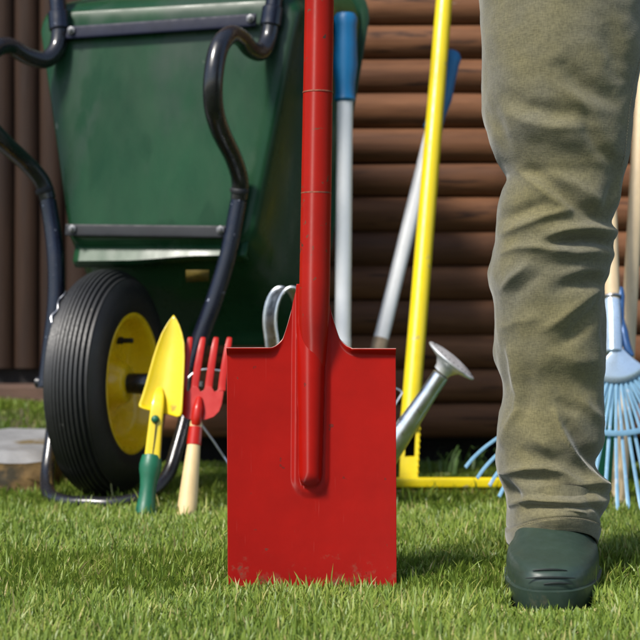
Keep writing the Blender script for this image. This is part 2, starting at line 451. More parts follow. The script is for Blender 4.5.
for y in (194, 94):
    m = MB(); c0 = P(314.8 + (285 - y) * .0162, y, D0); c0.y = D0 - .0095; m.tube([c0 - Vector((0, 0, .0008)), c0 + Vector((0, 0, .0008))], 15.25 * PXM, 40, ends=False); m.build('wear_ring', 'ring_brown', root)
m = MB()
top = pts[-1]
m.tube([top + Vector((0, 0, -.02)), top + Vector((-.035, 0, .05)), top + Vector((-.055, 0, .12))], [.013, .010, .010], 16, 6)
m.tube([top + Vector((0, 0, -.02)), top + Vector((.035, 0, .05)), top + Vector((.055, 0, .12))], [.013, .010, .010], 16, 6)
m.tube([top + Vector((-.07, 0, .12)), top + Vector((.07, 0, .12))], .015, 20)
m.build('handle', 'red_shaft', root)

# ------------------------------------------------------------------ wheelbarrow, tipped up on its nose
PSI = math.radians(14)
W0 = Vector((-.356, 2.285, 0))
def B(u, v, z): return W0 + Vector((math.cos(PSI), -math.sin(PSI), 0)) * u + Vector((math.sin(PSI), math.cos(PSI), 0)) * v + Vector((0, 0, z))
AX = Vector((math.cos(PSI), -math.sin(PSI), 0))
root = thing('wheelbarrow', W0, 'green wheelbarrow tipped upright on its nose, with black tyre and yellow rim', 'wheelbarrow')
WC = B(0, 0, .193)
# tyre with ribbed tread
prof = []
OR, HW = .193, .047
prof += [(.112, HW - .010), (.116, HW - .004), (.124, HW - .001), (.140, HW + .002), (.155, HW), (.168, HW - .005), (.176, HW - .010)]
nr = 11
for i in range(nr):
    c = lerp(HW - .013, -HW + .013, i / (nr - 1)); wv = (2 * HW - .026) / (nr - 1)
    rad_ = OR - .016 * (abs(c) / (HW - .012)) ** 2.2
    prof += [(rad_ - .0035, c + wv * .5), (rad_ - .0035, c + wv * .40), (rad_, c + wv * .33), (rad_, c - wv * .33), (rad_ - .0035, c - wv * .40)]
prof += [(.176, -HW + .010), (.168, -HW + .005), (.155, -HW), (.140, -HW - .002), (.124, -HW + .001), (.112, -HW + .010)]
wheel = MB(); wheel.lathe([(.026, .030), (.026, -.030)], WC, AX, 32)
wheel = wheel.build('wheel', 'rim_yellow', root)
def sub_part(mb, name, material, par, **kw):   # child of a child: parents sit at the root's origin
    loc = par.parent.location
    class _F: pass
    f = _F(); f.location = loc
    o = mb.build(name, material, f if False else None, **kw)
    o.data.transform(Matrix.Translation(-loc)); o.parent = par
    return o
m = MB(); m.lathe(prof, WC, AX, 120, caps=False); sub_part(m, 'tyre', 'rubber', wheel, angle=60)
# loose flap of rubber on the tread's shoulder
m = MB()
m.tube([WC + AX * (-.037 + .003 * math.sin(k * 2.1)) + (Vector((0, 0, 1)) * math.cos(a) - Vector((math.sin(PSI), math.cos(PSI), 0)) * math.sin(a)) * (.1805 + .002 * (k % 2)) for k, a in enumerate([.55, .62, .68, .75, .82, .9, .96])], .0011, 6, 3)
sub_part(m, 'torn_edge', 'steel', wheel)
def lobes(r, a):
    return .007 * math.cos(3 * a + .9) * sstep(.05, .075, r) * (1 - sstep(.088, .104, r))
for sgn in (1, -1):
    m = MB()
    pr = [(.1125, .030), (.119, .038), (.1205, .0435), (.1175, .0455), (.112, .044), (.1075, .036), (.104, .020), (.098, .009), (.088, .004), (.075, .002), (.060, .002), (.048, .006), (.040, .016), (.034, .030), (.030, .034), (.016, .035), (.001, .035)]
    pr = [(r_, h_) for r_, h_ in pr]
    m.lathe(pr, WC, AX * sgn, 96, lobes, caps=False); sub_part(m, 'rim', 'rim_yellow', wheel, angle=60)
m = MB(); m.tube([WC - AX * .135, WC + AX * .135], .010, 20)
m.lathe([(.017, .034), (.0175, .040), (.0175, .085), (.015, .088), (.010, .088)], WC, AX, 24); sub_part(m, 'axle', 'black_tube', wheel)
m = MB()
hp = WC + AX * .004 + Vector((0, 0, 1)) * (.072)
m.lathe([(.006, 0), (.0065, .012), (.0045, .013), (.0045, .030), (.003, .031), (0, .031)], hp + (-Vector((math.sin(PSI), math.cos(PSI), 0))) * -.018, AX, 14); sub_part(m, 'valve', 'black_bar', wheel)
for ang in (2.5, 4.6):
    m = MB()
    c = WC + AX * .0045 + (Vector((0, 0, 1)) * math.cos(ang) + -Vector((math.sin(PSI), math.cos(PSI), 0)) * math.sin(ang)) * .080
    m.lathe([(.0075, .0), (.0075, .0065), (.006, .0067), (.0, .005)], c, AX, 16)
    sub_part(m, 'rim_hole', 'black_bar', wheel)

LEAN = .12
lam = math.atan(LEAN)
U0 = .025
R_T = .0145
VD = Vector((math.sin(PSI), math.cos(PSI), 0))
def fv(z): return LEAN * (z - .195)
def BP(px, py, off=0.0):
    """the spot of the photo that lies in the frame's leaning plane (off metres behind it)"""
    r = P(px, py, 1.0) - Vector((0, 0, H))
    # (r*d + eye - W0).VD = LEAN*(H + r.z*d - .195) + off
    e = Vector((0, 0, H)) - W0
    d = (LEAN * (H - .195) + off - e.dot(VD)) / (r.dot(VD) - LEAN * r.z)
    return Vector((0, 0, H)) + r * d
def UV(p): q = p - W0; return q.dot(AX), p.z
RAIL = {1: [(186, 388), (201, 336), (213, 304), (228, 255), (239, 200)], -1: [(46, 388), (51, 345), (56, 300), (55, 250), (48, 200)]}
LEG = {1: [(239, 200, 0), (240, 180, -.012), (233, 157, -.05), (220, 130, -.105), (213.5, 105, -.145), (213.5, 76, -.16), (219, 48, -.15), (230, 35, -.12), (241, 38, -.085), (250.5, 49, -.05), (261, 52, -.022), (268, 40, -.004), (271, 24, 0)],
       -1: [(48, 200, 0), (41, 180, -.012), (23, 160, -.05), (2, 141, -.105), (-15, 120, -.145), (-21, 92, -.16), (-16, 66, -.15), (-6, 50, -.12), (9, 46, -.085), (27, 56, -.05), (45, 60, -.022), (57, 48, -.004), (60, 28, 0)]}
UPP = {1: [(270.5, 27), (275, -5), (283, -70), (300, -190)], -1: [(60, 31), (57.5, 0), (52, -60), (40, -180)]}
BOLTS = {1: [(221, 230), (251, 19)], -1: [(73, 229), (72, 31)]}
for s in (-1, 1):
    m = MB(); m.tube([BP(x, y) for x, y in RAIL[s]], R_T, 20, 5); m.build('frame_rail', 'navy', root)
    m = MB(); m.tube([BP(*q) for q in LEG[s]], [R_T * 1.02] * 3 + [R_T * 1.1] * 4 + [R_T * 1.02] * 6, 20, 6); m.build('leg', 'black_tube', root)
    q = LEG[s]
    m = MB(); a_ = BP(*q[0]); b_ = BP(*q[1]); m.tube([a_.lerp(b_, .35), a_.lerp(b_, .62)], R_T * 1.12, 20); m.build('leg_collar', 'black_bar', root)
    m = MB(); m.tube([BP(x, y) for x, y in UPP[s]], R_T, 20, 4); hd = m.build('handle', 'navy', root)
    m = MB(); a_ = BP(*UPP[s][2]); b_ = BP(*UPP[s][3]); m.tube([a_.lerp(b_, .35), a_.lerp(b_, 1.04)], .018, 18); sub_part(m, 'grip', 'rubber', hd)
    m = MB(); a_ = BP(*UPP[s][0]); b_ = BP(*UPP[s][1]); m.tube([a_, a_.lerp(b_, .62)], R_T * 1.28, 20); m.build('sleeve', 'navy', root)
    for (x, y) in BOLTS[s]:
        m = MB(); m.lathe([(.0075, 0), (.0075, -.005), (.0042, -.006), (.0042, -.011), (0, -.012)], BP(x, y, -.004), VD, 6); m.build('bolt', 'bolt', root, angle=30)
    m = MB(); m.lathe([(.008, -.008), (.008, -.015), (.005, -.015), (.005, -.022), (0, -.023)], B(U0 + s * .122, -.01, .193), AX * (-s), 6); m.build('bolt', 'bolt', root, angle=30)
# guard loop round the wheel
m = MB()
gl = [B(U0 - .122, .0, .215), B(U0 - .119, -.010, .16), B(U0 - .112, -.045, .090), B(U0 - .104, -.075, .045), B(U0 - .080, -.118, .018), B(U0 - .04, -.142, .010), B(U0, -.146, .010), B(U0 + .04, -.142, .010),
      B(U0 + .080, -.118, .018), B(U0 + .104, -.075, .045), B(U0 + .112, -.045, .090), B(U0 + .119, -.010, .16), B(U0 + .122, .0, .215)]
m.tube(gl, .0115, 18, 6); m.build('wheel_guard', 'black_tube', root)
# axle brackets
for s in (-1, 1):
    m = MB(); c = B(U0 + s * .122, 0, .193); Rm = Matrix.Rotation(-PSI, 3, 'Z'); m.box(c, .010, .045, .062, Rm); m.build('axle_bracket', 'black_bar', root, bevel=.003)
# cross straps on the tray's underside
def strap(p0, p1, th, material, name):
    mb = MB(); a, b = BP(*p0, -.002), BP(*p1, -.002)
    mb.tube([a, a.lerp(b, .5), b], 1, 12, 3, flat=(th / 2, .0028), updir=(0, -1, .1)); return mb.build(name, material, root)
strap((66, 33), (256, 20), .0225, 'strap', 'cross_strap'); strap((66, 230), (240, 232), .0205, 'black_bar', 'cross_bar')

# tray: loft of rounded outlines from the flat floor to the rim
(ul0, zb0), (ur0, _), (ul1, zt0), (ur1, _2) = UV(BP(71, 240, .012)), UV(BP(249, 240, .012)), UV(BP(45, 15, .012)), UV(BP(291, 15, .012))
hb0, ht0 = (ur0 - ul0) / 2, (ur1 - ul1) / 2
def UT(z): t = min(1.15, max(-.2, (z - zb0) / (zt0 - zb0))); return lerp((ul0 + ur0) / 2, (ul1 + ur1) / 2, t)
def outline(zb, zt, hb, ht, n, rc, N=20, rcb=None):
    """rounded trapezoid in the leaned plane, zb/zt: heights of its lower and upper end (measured on the floor plane)"""
    pts = []; rcb = rcb or rc
    cor = [(-hb, zb, rcb, 180, 270), (hb, zb, rcb, 270, 360), (ht, zt, rc, 0, 90), (-ht, zt, rc, 90, 180)]
    for (u_, z_, r_, a0, a1) in cor:
        cu = u_ - math.copysign(r_, u_); cz = z_ + (r_ if z_ == zb else -r_)
        for k in range(9):
            a = math.radians(lerp(a0, a1, k / 8)); pts.append((cu + r_ * math.cos(a), cz + r_ * math.sin(a)))
    dense = []
    for i in range(len(pts)):
        p, q = pts[i], pts[(i + 1) % len(pts)]
        k = 10 if (i % 9) == 8 else 1
        for j in range(k): dense.append((lerp(p[0], q[0], j / k), lerp(p[1], q[1], j / k)))
    return [B(UT(z_) + u_, fv(z_) + .012 + n * math.cos(lam), z_ - n * math.sin(lam)) for u_, z_ in dense]
def ol(db, dt, eb, et, n, rc): return outline(zb0 - db, zt0 + dt, hb0 + eb, ht0 + et, n, rc)
rings = [ol(-.03, -.02, -.018, -.018, 0, .03), ol(0, 0, 0, 0, 0, .035), ol(.006, .006, .006, .006, .002, .037), ol(.012, .012, .010, .010, .008, .04), ol(.018, .024, .013, .014, .018, .042),
         ol(.070, .070, .030, .038, .120, .06), ol(.130, .115, .050, .064, .235, .08), ol(.145, .127, .054, .069, .247, .085),
         ol(.153, .135, .062, .077, .248, .088), ol(.157, .140, .067, .082, .253, .09), ol(.155, .136, .065, .079, .262, .09)]
m = MB(); m.loft(rings, cap0=True, cap1=False)
m.build('tray', 'green_tray', root, solid=.0016, angle=50)
# pressed ledge under the floor's lower end
m = MB(); rows = []
for k in range(5):
    t = k / 4; row = []
    for i in range(29):
        u_ = lerp(-hb0, hb0, i / 28) * .97
        wav = .009 * sstep(.3, .75, i / 28) * t
        z_ = zb0 + lerp(-.003, -.048, t) + wav; n_ = lerp(.010, -.003, t) if t < .9 else .012
        row.append(B(UT(z_) + u_, fv(z_) + .012 + n_ * 1.0, z_))
    rows.append(row)
m.grid(rows); m.build('tray_ledge', 'green_tray', root, solid=.004)
m = MB(); m.add([BP(186, 270, .030), BP(209, 270, .030), BP(209, 281, .050), BP(186, 282, .050)], [(0, 1, 2, 3)]); m.build('sticker', 'sticker', root, solid=.0006)

# ------------------------------------------------------------------ hand trowel
def dtool(py, d0=2.045, k=.00045): return d0 + (519 - py) * k
def PT(px, py, off=0): 
    p = P(px, py, dtool(py)); p.y += off; return p
root = thing('hand_trowel', PT(146, 517) * 1, 'yellow hand trowel with green handle leaning upright against the wheel', 'trowel')
rowdef = [(315.5, 173.2, 174.8), (319, 170.6, 177.2), (325, 166.5, 180.3), (333, 162, 183.2), (343, 158, 185.4), (356, 153.6, 186.0), (370, 149.6, 185.6), (384, 145.8, 185.0), (396, 142, 184.4), (404, 139, 184), (409, 139.2, 183.6), (412, 143, 182.5), (413.5, 148, 178)]
m = MB(); rows = []
for (y, l, r_) in rowdef:
    row = []
    for i in range(17):
        t = i / 16 * 2 - 1; x = lerp(l, r_, i / 16); w = (r_ - l) / 2; turn = -.0003 * (x - 160)
        skew = (t * 3.2 if y > 400 else 0)
        row.append(PT(x, y + skew * sstep(404, 412, y), -.00042 * w * t * t + .004 * (1 - t * t) * sstep(318, 345, y) - .001 + turn))
    rows.append(row)
m.grid(rows); m.build('blade', 'yellow_paint', root, solid=.0018)
m = MB()
m.tube([PT(160, 388, .000), PT(159.2, 396, -.004), PT(158, 408, -.008), PT(155.5, 430, -.006), PT(152.5, 459, -.002)], [2.5, 6.2, 7.6, 8.0, 9.2], 20, 4, flat=(.00135, .0008), updir=(0, -1, 0)); 
m.build('stem', 'yellow_paint', root)
m = MB(); m.tube([PT(157.6, 420, -.0165), PT(155.4, 440, -.0125), PT(153.2, 456, -.0095)], .0009, 8, 3); m.build('stem_groove', 'black_bar', root)
m = MB(); m.lathe([(.0062, .004), (.0062, -.001), (.005, -.004), (.003, -.0055), (0, -.006)], PT(156.4, 418.5, -.0155), (0, 1, 0), 20); m.build('rivet', 'green_grip', root)
m = MB(); a, b = PT(151.6, 456), PT(144.6, 519)
ax = (b - a); Ln = ax.length; s_ = dtool(490) / F
m.lathe([(6 * s_, -.002), (9.4 * s_, .000), (10.4 * s_, .006), (11.2 * s_, .014), (11.0 * s_, .022), (9.2 * s_, .034), (8.1 * s_, .048), (8.2 * s_, .062), (9.6 * s_, .078), (10.8 * s_, .088), (10.6 * s_, .093), (8 * s_, .096), (0, .0965)], a, ax, 32)
hd = m.build('handle', 'green_grip', root)
m = MB(); m.lathe([(.0035, 0), (.0035, -.002), (0, -.002)], PT(142, 513, -.0142), (0, 1, 0), 14); sub_part(m, 'hanging_hole', 'dark', hd)

# ------------------------------------------------------------------ hand fork
root = thing('hand_fork', PT(186, 519), 'red four-tined hand fork with pale wooden handle standing beside the trowel', 'hand fork')
m = MB()
out = [(180.2, 386), (179, 396), (178.4, 404), (179.8, 411), (183.5, 416.5), (188, 419), (193, 420), (200, 420.3), (207, 419), (214, 416.5), (219.5, 411), (222, 404), (223.4, 395), (224.4, 386),
       (219.8, 386), (217.5, 390.5), (214.5, 391.5), (211.6, 386), (205.8, 386), (203.5, 390.5), (200.5, 391.5), (197.6, 386), (191.8, 386), (189.5, 390.5), (187, 391.5), (185.0, 386)]
m.prism([PT(x, y, -.001 - .003 * (1 - ((x - 201) / 23) ** 2) - .0002 * (x - 199)) for x, y in out], (0, .0035, 0))
for (tx, bx) in ((189.6, 182.5), (202.6, 194.7), (215.8, 208.7), (229.3, 222.1)):
    q = -.0002 * (bx - 199); m.tube([PT(bx, 391, .001 + q), PT(bx + .4, 384, .001 + q), PT(lerp(bx, tx, .42), 366, -.0015 + q), PT(lerp(bx, tx, .78), 350, -.001 + q), PT(tx, 340, .002 + q), PT(tx + .4, 337.5, .003 + q)], [1.02, 1.0, .98, .88, .72, .5], 14, 4, flat=(.0060, .0030), updir=(0, -1, 0))
m.tube([PT(199.6, 397, -.004), PT(198.4, 408, -.007), PT(197.2, 417, -.007), PT(196, 425, -.003)], [.004, .0085, .0085, .0075], 16, 4)
m.build('fork_head', 'fork_red', root, bevel=.0007, angle=35)
a, b = PT(196.4, 420.5), PT(185.8, 521)
ax = b - a; s_ = dtool(470) / F
m = MB(); m.lathe([(5.2 * s_, .0), (6.1 * s_, .003), (6.2 * s_, .011), (6.6 * s_, .04), (7.4 * s_, .06), (8.6 * s_, .095), (9.6 * s_, .130), (9.9 * s_, .146), (9.4 * s_, .1525), (7.5 * s_, .155), (0, .1555)], a, ax, 32)
hd = m.build('handle', 'handle_wood', root)
m = MB(); m.lathe([(.0028, 0), (.0028, -.002), (0, -.002)], PT(182, 516.5, -.0142), (0, 1, 0), 14); sub_part(m, 'hanging_hole', 'dark', hd)
m = MB(); m.lathe([(6.4 * s_, .0105), (6.75 * s_, .011), (7.25 * s_, .0385), (6.9 * s_, .039)], a, ax, 32); m.build('ferrule', 'fork_red', root)

# ------------------------------------------------------------------ lawn shears with long white handles
root = thing('lawn_shears', (P(345, 478, 2.42).x, 2.42, 0), 'long-handled lawn shears with white tubular handles and blue grips behind the spade', 'shears')
def handle(name_pts, gripn):
    mb = MB(); mb.tube(name_pts, .0143, 20, ends=False); h = mb.build('handle', 'white_tube', root)
    return h
DLK = .00003
def dl(py): return 2.41 + (480 - py) * DLK
def PS(x, y, o=0): p = P(x, y, dl(y)); p.y += o; return p
def on(p0, p1, y): return lerp(p0[0], p1[0], (y - p0[1]) / (p1[1] - p0[1]))
h1 = ((341.5, 470), (345.6, 14)); h2 = ((349, 470), (451.0, 56))
for hh, g0, g1, gp in ((h1, 102, 14, [(0, .0150), (.03, .0195), (.08, .0175), (.20, .0180), (.42, .0225), (.70, .0205), (.86, .0200), (.95, .0215), (1, .017)]),
                       (h2, 130, 52, [(0, .0150), (.03, .0195), (.08, .0175), (.20, .0180), (.42, .0225), (.70, .0205), (.86, .0200), (.95, .0215), (1, .017)])):
    off = .0 if hh is h1 else .012
    DLK = .00003 if hh is h1 else .00048
    mb = MB(); mb.tube([PS(hh[0][0], hh[0][1], off), PS(on(*hh, 350), 350, off), PS(on(*hh, g1 + 10), g1 + 10, off)], .0143, 20, ends=False); h = mb.build('handle', 'white_tube', root)
    mb = MB(); a = PS(on(*hh, g0), g0, off); b = PS(on(*hh, g1), g1, off); L_ = (b - a).length
    mb.lathe([(r_, t * L_) for t, r_ in gp] + [(0, L_)], a, b - a, 28); sub_part(mb, 'grip', 'blue_grip', h)
    mb = MB(); a = PS(on(*hh, 362), 362, off); b = PS(on(*hh, 338), 338, off); mb.tube([a, b], .0149, 20); sub_part(mb, 'ferrule', 'rust' if hh is h2 else 'white_tube', h)
DLK = .00003
for s in (-1, 1):
    m = MB(); c = PS(346, 468)
    m.prism([c + Vector((0, .004 * s, .02)), c + Vector((.02 * s, .004 * s, -.005)), c + Vector((-.06 + .02 * s, -.02, -.11)), c + Vector((-.085 + .02 * s, -.02, -.115)), c + Vector((-.02, .004 * s, 0))], (0, .003, 0))
    m.build('blade', 'steel', root, smooth=False)

# ------------------------------------------------------------------ yellow lawn rake
dy = 2.30
root = thing('lawn_rake', (P(410, 488, dy).x, dy, 0), 'bright yellow metal lawn rake with long pole leaning on the log wall', 'rake')
def PY(x, y, o=0): p = P(x, y, dy + (488 - y) * .00064); p.y += o; return p
m = MB(); m.tube([PY(409.2, 428), PY(411, 405), PY(444.2, 0), PY(463, -220)], [.0165, .0165, .0158, .0158], 24); m.build('pole', 'pole_yellow', root)
m = MB()
for x0, x1 in ((402.2, 403.5), (415.8, 418)):
    m.prism([PY(x0 - 1.6, 478), PY(x0 + 2.0, 478), PY(x1 + 2.4, 418), PY(x1 - 1.6, 418)], (0, .016, 0))
m.prism([PY(399.5, 480), PY(417, 480), PY(416, 457), PY(400.5, 457)], (0, .014, 0))
for k in range(8):
    m.tube([PY(417.6 + k * .28, 472 - k * 6.2, -.003), PY(417.6 + k * .28, 472 - k * 6.2, .012)], .0022, 10)
m.build('bracket', 'pole_yellow', root, bevel=.0015)
m = MB(); m.tube([PY(300, 482.5), PY(519, 482.5)], 1, 20, flat=(.0085, .0085), updir=(0, -1, 0)); m.build('head_bar', 'pole_yellow', root)
m = MB(); m.tube([PY(302, 494, .012), PY(517, 494, .012)], 1, 12, flat=(.006, .004), updir=(0, -1, 0))
for k in range(15):
    x = 306 + k * 14.8; m.tube([PY(x, 484, .010), PY(x, 500, .012)], .003, 8)
m.build('tine_bar', 'yellow_paint', root)

# ------------------------------------------------------------------ watering can
dc = 2.16
cx = P(306, 506, dc).x
root = thing('watering_can', (cx, dc + .02, 0), 'galvanised metal watering can behind the spade, its round rose pointing right', 'watering can')
m = MB(); m.lathe([(0, 0), (.095, 0), (.099, .003), (.099, .006), (.097, .010), (.096, .11), (.098, .113), (.096, .116), (.094, .165), (.090, .172), (.060, .176), (.058, .182), (.052, .182), (.050, .165), (0, .160)], (cx, dc + .02, .002), (0, 0, 1), 64)
m.build('body', 'zinc', root)
def hoop(offx, off_y):
    pts = []
    for k in range(25):
        a = math.pi * (1.12 - 1.24 * k / 24)
        pts.append(P(292 + 16.5 * math.cos(a) + offx, 322 - 35 * math.sin(a), dc + off_y))
    return pts
m = MB(); N1 = hoop(0, .0); N2 = hoop(-11.5, .034)
for h in (N1, N2): h.insert(0, h[0] + Vector((.012, 0, -.10))); h.append(h[-1] + Vector((-.012, 0, -.10)))
rows = []
for i in range(7):
    t = i / 6; rows.append([a.lerp(b, t) + Vector((0, 0, 0)) for a, b in zip(N1, N2)])
m.grid(rows); m.build('hoop_handle', 'zinc', root, solid=.0016)
m = MB(); m.tube(N1, .0024, 10); m.tube(N2, .0024, 10); m.build('handle_edge', 'zinc', root)
a = P(372, 478, dc - .01); b = P(441.5, 374, dc - .04)
m = MB(); m.tube([a, a.lerp(b, .4), a.lerp(b, .8), b], [.0215, .0175, .0135, .0130], 28, 4)
dirn = (b - a).normalized()
m.build('spout', 'zinc', root)
nrm = (Vector((.62, -.13, .74))).normalized()
c = P(446.5, 366.5, dc - .043)
m = MB(); m.lathe([(.0135, -.012), (.015, -.006), (.022, .003), (.036, .0075), (.0425, .0095), (.0448, .0112), (.0448, .0132), (.0425, .0142), (.030, .0175), (.015, .0195), (0, .020)], c, nrm, 56)
rose = m.build('rose', 'rose_zinc', root)
m = MB(); q = nrm.orthogonal().normalized(); w = nrm.cross(q)
for rr, n in ((.008, 6), (.016, 12), (.024, 18), (.032, 24), (.038, 28)):
    hgt = lerp(.0198, .0152, rr / .04)
    for k in range(n):
        ang = 2 * math.pi * k / n; m.lathe([(.0011, hgt - .001), (.0011, hgt + .0006), (0, hgt + .0006)], c + (q * math.cos(ang) + w * math.sin(ang)) * rr, nrm, 6)
sub_part(m, 'holes', 'black_bar', rose)

# ------------------------------------------------------------------ thin wire loop behind the spade
dw = 2.14
root = thing('wire_loop', (P(290, 456, dw).x, dw, 0), 'thin bright wire loop standing behind the hand fork and the spade', 'wire')
wp = [(224, 457), (214, 442), (204, 428), (192, 411), (184.5, 396), (186, 382), (194, 373), (206, 369.5), (221, 371), (240, 374), (290, 379), (340, 382), (380, 386), (400, 390.5), (398, 400), (370, 440), (330, 480), (300, 494), (270, 495), (240, 478)]
m = MB(); m.tube([P(x, y, dw + (500 - y) * .0004) for x, y in wp] + [P(224, 457, dw + .0172)], .0019, 8, 5, ends=False); m.build('wire', 'steel', root)

# ------------------------------------------------------------------ blue leaf rake
def dr(py): return 2.085 + (520 - py) * .00060
def PR(x, y, o=0): p = P(x, y, dr(y)); p.y += o; return p
root = thing('leaf_rake', PR(622, 520), 'blue fan-shaped leaf rake with pale wooden handle standing on its tines behind the leg', 'rake')
m = MB(); m.tube([PR(613.5, 352), PR(612, 290), PR(604, 60), PR(585, -420)], [.0118, .0125, .0135, .0135], 24); m.build('handle', 'ash_wood', root)
C = (615.5, 345.0)
AXR = 4.0
NTN = 27
def fan(ang, rr): a = math.radians(ang); return (C[0] + rr * math.sin(a), C[1] + rr * math.cos(a))
for k in range(NTN):
    ang = AXR + lerp(-56, 56, k / (NTN - 1)); Lr = 177 + 14 * abs(ang - AXR) / 56 + random.uniform(-2, 2)
    ang2 = ang + random.uniform(-.8, .8)
    o = .003 * (k % 2)
    pts = [PR(*fan(lerp(ang, AXR, .30), 30), o - .004), PR(*fan(lerp(ang, AXR, .06), 88), o - .004), PR(*fan(ang2, Lr * .80), o - .006)]
    e = fan(ang2, Lr * .93); pts.append(PR(e[0], e[1], o - .012)); e = fan(ang2, Lr); pts.append(PR(e[0], e[1] + 1 + 1.5 * abs(ang) / 56, o - .024))
    m = MB(); m.tube(pts, [.85, .9, 1, 1, 1], 10, 4, flat=(.0027, .0010), updir=(0, -1, 0)); t = m.build('tine', 'rake_blue', root)
m = MB(); rows = []
for i in range(6):
    rr = lerp(-6, 38, i / 5); row = []
    for j in range(21):
        ang = AXR + lerp(-50, 50, j / 20) * lerp(.75, 1, i / 5)
        p = fan(ang, rr + 7 * (1 - i / 5)); pp = PR(p[0], p[1] - 3 * (1 - i / 5), -.007 - .010 * (1 - i / 5) * math.cos(math.radians(ang)))
        row.append(pp)
    rows.append(row)
m.grid(rows); m.build('head_plate', 'rake_plate', root, solid=.0018)
m = MB(); m.tube([PR(C[0] - 2.5, C[1] + 8, -.005), PR(612.3, 318, -.003), PR(611.6, 300, 0)], [.0145, .0140, .0138], 20, 4); m.build('socket', 'rake_plate', root)
m = MB(); m.tube([PR(*fan(AXR + lerp(-52, 52, j / 24), 88), -.0085) for j in range(25)], 1, 10, flat=(.0045, .0012), updir=(0, -1, 0)); m.build('tie_band', 'rake_blue', root)
m = MB()
m.tube([PR(611.9, 295.5), PR(612.2, 299)], .0155, 20); m.build('clamp_ring', 'steel', root); m = MB(); m.tube([PR(612.8, 321.5), PR(613.2, 325)], .0155, 20); m.build('clamp_ring', 'steel', root)
m = MB(); m.tube([PR(620.5, 288, .002), PR(620.8, 296, .0), PR(621.5, 318, 0), PR(623.5, 332, -.002), PR(627, 348, -.004), PR(632, 356, -.006)], [.0052, .0066, .0046, .0072, .0066, .003], 14, 4); m.build('clamp_lever', 'rake_clamp', root)

# pale pole standing behind the rake
dp = 2.16
root = thing('wooden_pole', (P(617.5, 516, dp).x, dp, 0), 'bare pale wooden pole standing on the grass at the right edge', 'pole')
def PP(x, y): return P(x, y, dp + (520 - y) * .00066)
m = MB(); m.tube([PP(617.4, 524), PP(626, 380), PP(640.5, 110), PP(668, -400)], [.0128, .0126, .0122, .0122], 24); m.build('pole_shaft', 'ash_wood', root)
# bucket
db = 2.47; bx = P(573, 480, db).x
root = thing('plastic_bucket', (bx, db, 0), 'dark green plastic bucket behind the leg and the blue rake', 'bucket')
m = MB(); m.lathe([(0, 0), (.098, 0), (.102, .004), (.118, .195), (.122, .196), (.124, .204), (.120, .206), (.116, .200), (.099, .010), (0, .008)], (bx, db, .002), (0, 0, 1), 56); m.build('bucket_body', 'bucket', root)
m = MB(); m.tube([Vector((bx + .121 * math.cos(a), db + .05 * math.sin(a) , .195 - .02 * math.sin(a))) for a in [math.pi * k / 16 for k in range(17)]], .0025, 8); m.build('bail', 'steel', root)

# ------------------------------------------------------------------ person: khaki trousers and rubber boots
PX = 0.2545
root = thing('person', (PX + .13, 1.55, 0), 'person in khaki canvas trousers and dark green rubber boots standing beside the spade', 'person')
SIL = [(-330, 458, 668), (-200, 468, 660), (-100, 475, 652), (0, 480.5, 642), (30, 481.5, 641), (60, 482.2, 639.5), (90, 483, 634), (115, 484.5, 630), (130, 487, 629), (145, 491, 628), (158, 497, 627), (168, 503, 625), (178, 507, 622), (190, 502, 620), (205, 498.5, 618), (215, 497.5, 613), (225, 496.5, 609), (235, 496, 612.5), (245, 495.5, 614), (255, 494.5, 613.5), (265, 492, 609.5), (275, 490.5, 606), (285, 491, 604.5), (300, 493.5, 605.2), (320, 495, 606), (340, 495.5, 605.5), (355, 496.5, 605), (370, 499, 604), (385, 503, 603), (400, 503.5, 602.5), (415, 500.5, 602.5), (430, 498, 603), (440, 497.2, 603.2), (452, 497, 598), (462, 497, 595), (470, 497.5, 597), (480, 499.5, 604), (487, 502.5, 608.5), (494, 506, 608), (502, 507.5, 604), (512, 507, 600), (522, 506.5, 597.5), (534, 508, 595), (541, 510, 593)]
LT = [(a, b) for a, b, c in SIL]; RT = [(a, c) for a, b, c in SIL]
def dleg(y): return smooth_interp([(-400, 1.56), (0, 1.545), (150, 1.54), (300, 1.555), (420, 1.575), (545, 1.595)], y)
